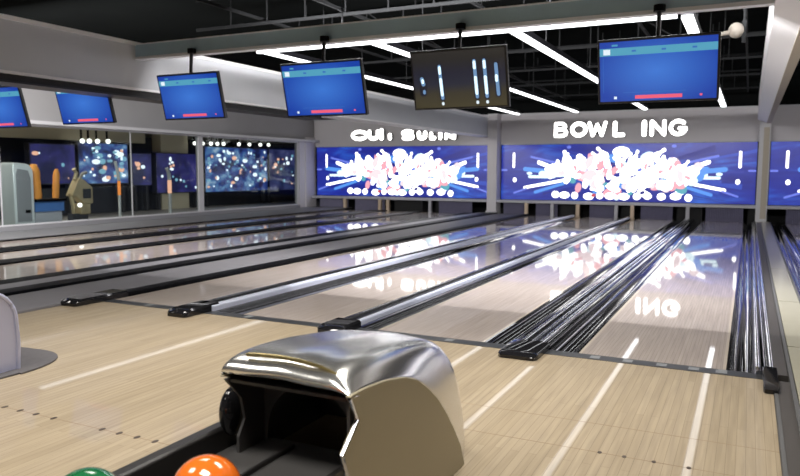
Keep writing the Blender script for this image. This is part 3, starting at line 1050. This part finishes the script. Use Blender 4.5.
def ball_return_near():
    o = (-1.50, 2.5, 0)
    t = thing('ball_return', o, 'silver hooded ball return with black tray holding the balls', 'ball return', 'ball returns on the approach')
    xr, xl = -1.19, -1.742      # outer side planes
    # shell stations along X; each station is a side profile (y, z) with matching point counts
    inner = [(2.10, 0.645), (2.04, 0.66), (2.03, 0.69), (2.07, 0.722), (2.18, 0.738), (2.38, 0.73), (2.62, 0.705), (2.84, 0.675), (2.98, 0.645), (3.12, 0.58), (3.25, 0.46), (3.32, 0.32), (3.36, 0.16), (3.38, 0.0)]
    outer = [(2.10, 0.640), (2.05, 0.645), (2.03, 0.655), (2.05, 0.660), (2.14, 0.658), (2.30, 0.643), (2.46, 0.612), (2.58, 0.568), (2.68, 0.508), (2.79, 0.43), (2.89, 0.335), (2.99, 0.225), (3.08, 0.11), (3.13, 0.0)]

    def mix(a, b, k):
        return [(p[0] * (1 - k) + q[0] * k, p[1] * (1 - k) + q[1] * k) for p, q in zip(a, b)]
    mid = [(y, z + 0.012 if 0.6 < z else z) for y, z in inner]
    stations = []
    for x, k in ((xl, 1.0), (xl, 0.96), (xl - 0.004, 0.45), (xl + 0.004, 0.10), (xl + 0.035, 0.0), (xl + 0.14, 0.0), (-1.48, -1), (xr - 0.2, 0.0), (xr - 0.11, 0.02), (xr - 0.065, 0.16), (xr - 0.028, 0.62), (xr, 0.97), (xr, 1.0)):
        pr = mid if k < 0 else mix(inner, outer, k)
        stations.append([(x, y, z) for y, z in pr])
    m = MB()
    m.loft(stations, 'hood_chrome', closed=False, cap=False)
    sh = m.build('hood_shell', t, o, fixn=True)
    sd = sh.modifiers.new('solid', 'SOLIDIFY')
    sd.thickness = 0.012
    sd.offset = -1
    ss = sh.modifiers.new('sub', 'SUBSURF')
    ss.levels = ss.render_levels = 2
    # gold accent along the lip
    m = MB()
    pts = [(x, 2.085, z) for x, z in ((-1.66, 0.734), (-1.60, 0.739), (-1.5, 0.742), (-1.40, 0.737), (-1.33, 0.727), (-1.27, 0.708))]
    m.tube(pts, 0.008, 'hood_gold', 8)
    m.build('accent_strip', t, o)
    # side panels with the notched front edge
    prof = [(2.03, 0.655), (2.09, 0.56), (1.985, 0.47), (2.04, 0.33), (2.02, 0.0), (3.13, 0.0)] + [p for p in outer[::-1][1:]][:-2]
    for sx in (1, -1):
        xx = xr if sx > 0 else xl
        if sx < 0:
            prof = [(2.18, 0.60), (2.18, 0.0)] + prof[5:]
        m = MB()
        m.prism(prof, 'x', xx - 0.012, xx + 0.008, 'hood_side')
        m.build('side_panel', t, o, smooth=False, bevel=0.004)
        if sx < 0:
            continue
        e = MB()
        e.tube([(xx + 0.004, y - 0.006, z) for y, z in ((2.035, 0.65), (2.09, 0.56), (1.985, 0.47), (2.04, 0.33), (2.02, 0.02))], 0.008, 'cap_metal', 8)
        e.build('edge_trim', t, o)
    # opening: black face with the arched tunnel mouth
    m = MB()
    n = 16
    fx0, fx1, ztop, zbot = xl + 0.012, xr - 0.012, 0.65, 0.30
    ax, aw, az, ah = -1.50, 0.205, 0.36, 0.225
    ring_o, ring_i = [], []
    for k in range(n + 1):
        a = PI * k / n
        ring_i.append((ax + aw * math.cos(a), az + ah * math.sin(a)))
        ca, sa = math.cos(a), math.sin(a)
        ring_o.append((ax + (fx1 - ax) * max(-1, min(1, ca * 1.5)), az + (ztop - az) * max(0, min(1, sa * 1.5))))
    ring_i = [(ax + aw, zbot)] + ring_i + [(ax - aw, zbot)]
    ring_o = [(fx1, zbot)] + ring_o + [(fx0, zbot)]
    yf = 2.26
    q = len(ring_i)
    vs = [(x, yf - 0.10 * 0 , z) for x, z in ring_o] + [(x, yf, z) for x, z in ring_i] + [(x, yf + 0.45, z * 0.9 + 0.03) for x, z in ring_i]
    fs = [(i, i + 1, q + i + 1, q + i) for i in range(q - 1)] + [(q + i, q + i + 1, 2 * q + i + 1, 2 * q + i) for i in range(q - 1)]
    fs.append(tuple(2 * q + i for i in range(q)))
    m.add(vs, fs, 'rack_grey')
    m.build('tunnel_mouth', t, o, fixn=False)
    m = MB()
    m.prism([(2.03, 0.645), (2.12, 0.55), (2.14, 0.46), (2.10, 0.40), (2.10, 0.30), (yf, 0.30), (yf, 0.645)], 'x', fx0, fx0 + 0.012, 'rack_grey')
    m.box(fx1 - 0.012, fx1, 2.06, yf, 0.30, 0.62, 'rack_grey')
    m.box(fx0, fx1, 2.05, yf, 0.630, 0.642, 'rack_black')
    m.build('inner_lining', t, o, smooth=False)
    # tray in front
    m = MB()
    m.box(-1.80, -1.22, 0.55, 2.30, 0.24, 0.335, 'rack_grey')
    m.build('tray', t, o, smooth=False, bevel=0.01)
    for xa, xb, y1 in ((-1.875, -1.80, 2.20), (-1.22, -1.19, 2.0)):
        m = MB()
        m.prism([(xa, 0.20), (xb, 0.20), (xb, 0.415), (xb - 0.012, 0.425), (xa + 0.02, 0.425), (xa, 0.40)], 'y', 0.55, y1, 'rack_black')
        m.build('tray_rail', t, o, smooth=False, bevel=0.006)
    m = MB()
    m.box(-1.57, -1.555, 0.6, 2.24, 0.335, 0.352, 'rack_black')
    m.build('tray_divider', t, o, smooth=False, bevel=0.004)
    m = MB()
    m.box(-1.74, -1.28, 0.9, 2.30, 0.0, 0.24, 'rack_black')
    m.build('pedestal', t, o, smooth=False, bevel=0.02)
    m = MB()
    m.sphere((-1.80, 2.17, 0.47), 0.075, 'black_gloss', 24, 14, (0.55, 1.0, 1.35))
    m.build('side_bumper', t, o)
    return t


ball_return_near()


def ball_return_far():
    o = (-4.92, 2.7, 0)
    t = thing('ball_return', o, 'pale rounded ball return at the edge of the view on a dark floor plate', 'ball return', 'ball returns on the approach')
    prof = [(2.02, 0.0), (1.98, 0.45), (2.05, 0.60), (2.3, 0.62), (2.7, 0.61)]
    for k in range(9):
        a = PI / 2 * (1 - k / 8)
        prof.append((3.02 + 0.22 * math.cos(a), 0.38 + 0.22 * math.sin(a)))
    prof += [(3.25, 0.2), (3.24, 0.0)]
    m = MB()
    st = []
    cyy, czz = 2.7, 0.28
    for x, k in ((-5.24, 0.97), (-5.21, 0.995), (-5.16, 1.0), (-4.68, 1.0), (-4.63, 0.995), (-4.60, 0.97)):
        st.append([(x, cyy + (y - cyy) * k, max(0.012, z * k)) for y, z in prof])
    m.loft(st, 'hood_white')
    m.build('hood_shell', t, o)
    m = MB()
    ed = [(-4.60, y * 0.97 + cyy * 0.03, max(0.012, z * 0.97)) for y, z in prof[4:]]
    m.tube(ed, 0.016, 'hood_white', 8)
    m.build('edge_trim', t, o)
    m = MB()
    pts = [(-5.35, 1.6), (-4.50, 1.6), (-4.50, 3.16)] + [(-4.9 + 0.42 * math.cos(PI / 2 * k / 8) ** 0.8 if k < 8 else -4.9, 3.16 + 0.50 * math.sin(PI / 2 * k / 8)) for k in range(9)] + [(-5.35, 3.62)]
    m.prism(pts, 'z', 0.0, 0.012, 'plate')
    m.build('floor_plate', t, o, smooth=False)
    m = MB()
    m.box(-5.2, -4.64, 0.6, 2.05, 0.0, 0.34, 'rack_black')
    m.build('tray', t, o, smooth=False, bevel=0.02)
    return t


ball_return_far()


def ball(c, mt, lab):
    r = 0.108
    t = thing('bowling_ball', (c[0], c[1], c[2] - r), lab, 'bowling ball', 'bowling balls on the ball return tray')
    o = (c[0], c[1], c[2] - r)
    m = MB()
    m.sphere(c, r, mt, 48, 28)
    m.build('ball_shell', t, o)
    m = MB()
    for a, b in ((-0.12, 0.10), (0.12, 0.10), (0.0, -0.16)):
        d = Vector((0.4 + a, 0.85 + b, 0.15)).normalized()
        p = Vector(c) + d * (r - 0.006)
        m.tube([tuple(p), tuple(p + d * 0.0065)], 0.012, 'ball_hole', 14)
    m.build('finger_holes', t, o)


ball((-1.446, 1.61, 0.446), 'ball_orange', 'shiny orange bowling ball resting on the black tray')
ball((-1.688, 1.375, 0.449), 'ball_green', 'dark green bowling ball at the bottom edge of the view')

# ------------------------------------------------------------------ arcade behind the glass
m = MB()
m.box(-20.6, -20.4, -4, 27.5, 0, 4.3, 'arcade_dark')
m.box(-20.6, XW, 27.3, 27.5, 0, 4.3, 'arcade_dark')
struct(m, 'wall_arcade', smooth=False)
m = MB()
m.box(-20.4, -14.86, -4, 27.3, 2.62, 2.75, 'arcade_beige')
struct(m, 'ceiling_arcade', smooth=False)
m = MB()
m.box(-18.5, -18.3, 9, 17.8, 2.28, 2.62, 'arcade_beige')
m.box(-18.5, -18.1, 18.3, 19.6, 0.04, 2.62, 'arcade_beige')
struct(m, 'trim_7', smooth=False)
m = MB()
m.box(-18.6, -18.35, 9.0, 26.8, 0.04, 0.85, 'arcade_dark')
struct(m, 'wall_counter', smooth=False)


def arcade_screen(y0, y1, z0, z1, mt, n, lab, seed):
    x = -18.02
    o = (x, (y0 + y1) / 2, z0)
    t = thing('arcade_display', o, lab, 'display', 'glowing displays behind the glass wall')
    m = MB()
    m.box(x - 0.2, x, y0 - .03, y1 + .03, z0 - .03, z1 + .03, 'arcade_panel')
    m.box(x - 0.2, x - 0.05, y0 + .1, y0 + .2, 0.04, z0, 'arcade_panel')
    m.box(x - 0.2, x - 0.05, y1 - .2, y1 - .1, 0.04, z0, 'arcade_panel')
    m.build('housing', t, o, smooth=False)
    s = MB()
    d = 0.003
    s.quad([(x + d, y0, z0), (x + d, y1, z0), (x + d, y1, z1), (x + d, y0, z1)], mt)
    R = random.Random(seed)
    for k in range(int(n * 1.7)):
        cy = R.uniform(y0 + .12, y1 - .12)
        cz = R.uniform(z0 + .12, z1 - .12)
        r = R.choice([0.03, 0.04, 0.05, 0.06, 0.08])
        mm = R.choice(['arc_spark', 'arc_spark_teal', 'arc_spark', 'arc_spark_teal', 'arc_spark_warm'])
        d += 0.0003
        ry = r * R.uniform(0.8, 2.2)
        s.quad([(x + d, cy + ry * math.cos(2 * PI * j / 12), cz + r * math.sin(2 * PI * j / 12)) for j in range(12)], mm)
    s.build('screen', t, o, smooth=False, fixn=False)


arcade_screen(13.3, 14.75, 1.0, 2.12, 'arc_purple', 3, 'purple tinted display behind the orange bolsters', 1)
arcade_screen(14.9, 16.75, 0.98, 2.20, 'arc_blue', 26, 'bright blue sparkling display left of the slim lamp post', 2)
arcade_screen(16.95, 17.75, 0.9, 1.92, 'arc_purple', 3, 'small deep blue display right of the slim lamp post', 3)
arcade_screen(18.0, 20.1, 0.62, 1.95, 'arc_purple', 9, 'dark blue display partly behind the wide silver mullion', 4)
arcade_screen(20.4, 24.15, 0.58, 2.25, 'arc_blue', 46, 'widest bright display of blue and white sparkles', 5)
arcade_screen(24.3, 26.4, 0.55, 2.26, 'arc_dim', 10, 'dim violet display nearest the sign wall corner', 6)

LY = (14.95, 15.2, 15.5, 15.9, 19.75, 20.15, 20.6, 20.95, 21.3, 22.2, 22.85, 23.55, 24.1)
for k, y in enumerate(LY):
    z = 2.25 + 0.02 * (y - 14.9)
    o = (-17.9, y, z)
    nth = ('first', 'second', 'third', 'fourth', 'fifth', 'sixth', 'seventh', 'eighth', 'ninth')
    lab = ('%s from the left of the four white lamps by the slim lamp post' % nth[k] if k < 4
           else '%s from the left in the lamp row above the widest sparkling display' % nth[k - 4])
    t = thing('track_spotlight', o, lab, 'lamp', 'row of white lamps behind the glass wall')
    m = MB()
    m.sphere((-17.9, y, z), 0.07, 'arc_lamp', 14, 8)
    m.build('bulb', t, o)
    m = MB()
    m.tube([(-17.95, y, z + 0.05), (-17.95, y, 2.63)], 0.03, 'black', 8)
    m.build('holder', t, o)

# silver cabinet
o = (-15.25, 10.9, 0.04)
t = thing('ticket_cabinet', o, 'tall silver cabinet with rounded top behind the glass', 'cabinet')
m = MB()
prof = [(10.66, 0.04), (11.16, 0.04), (11.16, 1.25)]
for k in range(7):
    a = PI / 2 * k / 6
    prof.append((10.96 + 0.20 * math.cos(a), 1.32 + 0.22 * math.sin(a)))
prof += [(10.70, 1.56), (10.66, 1.5)]
m.prism(prof, 'x', -15.5, -15.05, 'silver')
m.build('body', t, o, bevel=0.01)
m = MB()
m.prism([(10.72, 0.2), (11.08, 0.2), (11.08, 1.2), (11.02, 1.38), (10.76, 1.42), (10.72, 1.3)], 'x', -15.05, -15.035, 'curb')
m.build('front_panel', t, o, smooth=False)
m = MB()
m.box(-15.035, -15.01, 10.92, 11.03, 0.40, 0.47, 'black')
m.build('slot', t, o, smooth=False)

# table with blue front
o = (-15.4, 11.6, 0.04)
t = thing('game_table', o, 'black topped game table with a blue front panel', 'table')
m = MB()
m.box(-15.75, -15.05, 11.18, 12.05, 0.64, 0.70, 'black')
m.build('table_top', t, o, smooth=False, bevel=0.008)
m = MB()
m.box(-15.70, -15.12, 11.22, 12.02, 0.40, 0.64, 'table_blue')
m.build('front_panel', t, o, smooth=False)
m = MB()
m.box(-15.66, -15.16, 11.25, 11.98, 0.04, 0.40, 'post_grey')
m.build('base', t, o, smooth=False)


def bolster(p0, p1, r, lab):
    a, b = Vector(p0), Vector(p1)
    m = MB()
    pts, rr = [], []
    for k in range(10):
        s = k / 9
        pts.append(tuple(a.lerp(b, s)))
        rr.append(r * (1.05 + 0.04 * math.sin(s * 19)) * (1 if 0 < k < 8 else (0.95 if k == 0 else (0.85 if k == 8 else 0.45))))
    m.tube(pts, rr, 'orange_tube', 16)
    tag(m.build('padded_bolster', origin=p0), lab, 'bolster', 'orange bolsters on the game table')


bolster((-15.3, 11.40, 0.705), (-15.3, 11.36, 1.53), 0.125, 'thicker orange padded bolster beside the silver cabinet')
bolster((-15.3, 11.93, 0.705), (-15.3, 11.99, 1.42), 0.075, 'thinner orange padded bolster beside the brass figure machine')

# brass figure machine
o = (-15.2, 12.45, 0.04)
t = thing('arcade_machine', o, 'brass coloured mechanical arm machine standing on a thin leg', 'machine')
m = MB()
m.prism([(12.22, 0.75), (12.46, 1.20), (12.60, 1.16), (12.86, 0.95), (12.86, 0.55), (12.62, 0.50), (12.40, 0.72)], 'x', -15.32, -15.08, 'brass')
m.build('body', t, o, smooth=False, bevel=0.02)
m = MB()
m.tube([(-15.2, 12.42, 1.15), (-15.2, 12.48, 1.32), (-15.2, 12.40, 1.42)], 0.05, 'brass', 10)
m.tube([(-15.2, 12.55, 1.15), (-15.2, 12.66, 1.30), (-15.2, 12.78, 1.33)], 0.04, 'spot_white', 10)
m.build('arm', t, o)
m = MB()
m.box(-15.08, -15.06, 12.55, 12.78, 0.68, 0.92, 'arcade_panel')
m.build('face_plate', t, o, smooth=False)
m = MB()
m.tube([(-15.2, 12.28, 0.82), (-15.2, 12.34, 0.5), (-15.2, 12.36, 0.04)], [0.06, 0.05, 0.035], 'brass', 10)
m.build('leg', t, o)
m = MB()
m.box(-15.35, -15.05, 12.45, 12.75, 0.28, 0.55, 'brass')
m.build('hip_block', t, o, smooth=False, bevel=0.02)
m = MB()
m.box(-15.3, -15.1, 12.25, 12.7, 0.04, 0.30, 'arcade_panel')
m.build('pedestal', t, o, smooth=False)
m = MB()
m.sphere((-15.05, 12.42, 0.52), 0.055, 'arc_lamp', 14, 8)
m.build('lamp', t, o)

for (y, z1, r, lab, nm) in ((13.86, 1.62, 0.035, 'slim post with an orange lower section between the displays', 'lamp_post'),
                            (15.72, 1.46, 0.05, 'short pale post glowing warm near the beige pillar', 'lamp_post')):
    o = (-15.25, y, 0.04)
    t = thing(nm, o, lab, 'post')
    m = MB()
    m.tube([(-15.25, y, 0.06), (-15.25, y, 0.72)], r, 'silver', 10)
    m.tube([(-15.25, y, 0.04), (-15.25, y, 0.07)], r * 2.4, 'silver', 14)
    m.build('pole', t, o)
    m = MB()
    m.tube([(-15.25, y, 0.72), (-15.25, y, 1.1)], r * 1.15, 'arc_orange' if y < 14 else 'arc_spark_warm', 10)
    m.build('glowing_sleeve', t, o)
    m = MB()
    m.tube([(-15.25, y, 1.1), (-15.25, y - 0.02, 1.3), (-15.25, y - 0.10, z1)], r * 1.1, 'silver', 10)
    m.build('upper_arm', t, o)

# ------------------------------------------------------------------ lights


def area(name, loc, rot, sx, sy, power, col=(1, 1, 1), spread=PI):
    l = bpy.data.lights.new(name, 'AREA')
    l.shape = 'RECTANGLE'
    l.size, l.size_y = sx, sy
    l.energy = power
    l.color = col
    l.spread = spread
    o = bpy.data.objects.new(name, l)
    o.location = loc
    o.rotation_euler = rot
    COL.objects.link(o)
    return o


for x, y, p in ((-1.2, 1.0, 52), (-4.4, 1.0, 56), (-10.8, 2.0, 50), (-1.2, 4.6, 72), (-4.4, 4.6, 76), (-10.8, 5.2, 75), (-2.4, -2.0, 55), (3.4, 4.6, 60)):  # approach lamps inferred from its brightness; foul-line row is added fill light
    area('ceiling_lamp_fill', (x, y, 3.95), (0, 0, 0), 1.6, 1.0, p, (1.0, 0.95, 0.88), math.radians(112))
area('lane_fill', (-3.2, 7.62, 3.10), (math.radians(60), 0, 0), 5.6, 0.1, 640, (1.0, 0.97, 0.97))  # unseen fill lights added behind the beam to brighten lanes and back wall
area('lane_fill', (-11.2, 7.62, 3.10), (math.radians(60), 0, 0), 5.0, 0.1, 430, (1.0, 0.97, 0.95))
area('lane_fill', (4.0, 7.62, 3.10), (math.radians(52), 0, 0), 6.0, 0.1, 250, (1.0, 0.97, 0.95))
area('arcade_fill', (-16.0, 12.5, 2.6), (0, 0, 0), 1.0, 4.0, 60, (1.0, 0.93, 0.82), math.radians(100))  # unseen fill lights added to brighten the arcade room
area('arcade_fill', (-16.0, 19.0, 2.6), (0, 0, 0), 1.0, 6.0, 35, (1.0, 0.95, 0.9), math.radians(100))

w = bpy.data.worlds.new('room_air')
S.world = w
w.use_nodes = True
w.node_tree.nodes['Background'].inputs['Color'].default_value = (0.02, 0.02, 0.022, 1)

# ------------------------------------------------------------------ camera
cam = bpy.data.cameras.new('camera')
cam.sensor_width = 36
cam.lens = 709.0 / 800 * 36
cam.clip_start = 0.05
cam.clip_end = 200
co = bpy.data.objects.new('camera', cam)
COL.objects.link(co)
R = ((0.89746456, 0.04517671, -0.43876694), (0.44107409, -0.08443418, 0.89349008), (0.00331801, -0.99540441, -0.09570296))
right = [r[0] for r in R]
up = [-r[1] for r in R]
back = [-r[2] for r in R]
mw = Matrix(((right[0], up[0], back[0], 0), (right[1], up[1], back[1], 0), (right[2], up[2], back[2], 1.4246), (0, 0, 0, 1)))
co.matrix_world = mw
cam.dof.use_dof = True
cam.dof.focus_distance = 4.5
cam.dof.aperture_fstop = 3.2
S.camera = co

S.view_settings.view_transform = 'Standard'
S.view_settings.look = 'None'
S.view_settings.gamma = 1
S.view_settings.exposure = 0.1
S.cycles.use_denoising = True
S.cycles.max_bounces = 8
S.cycles.sample_clamp_indirect = 6
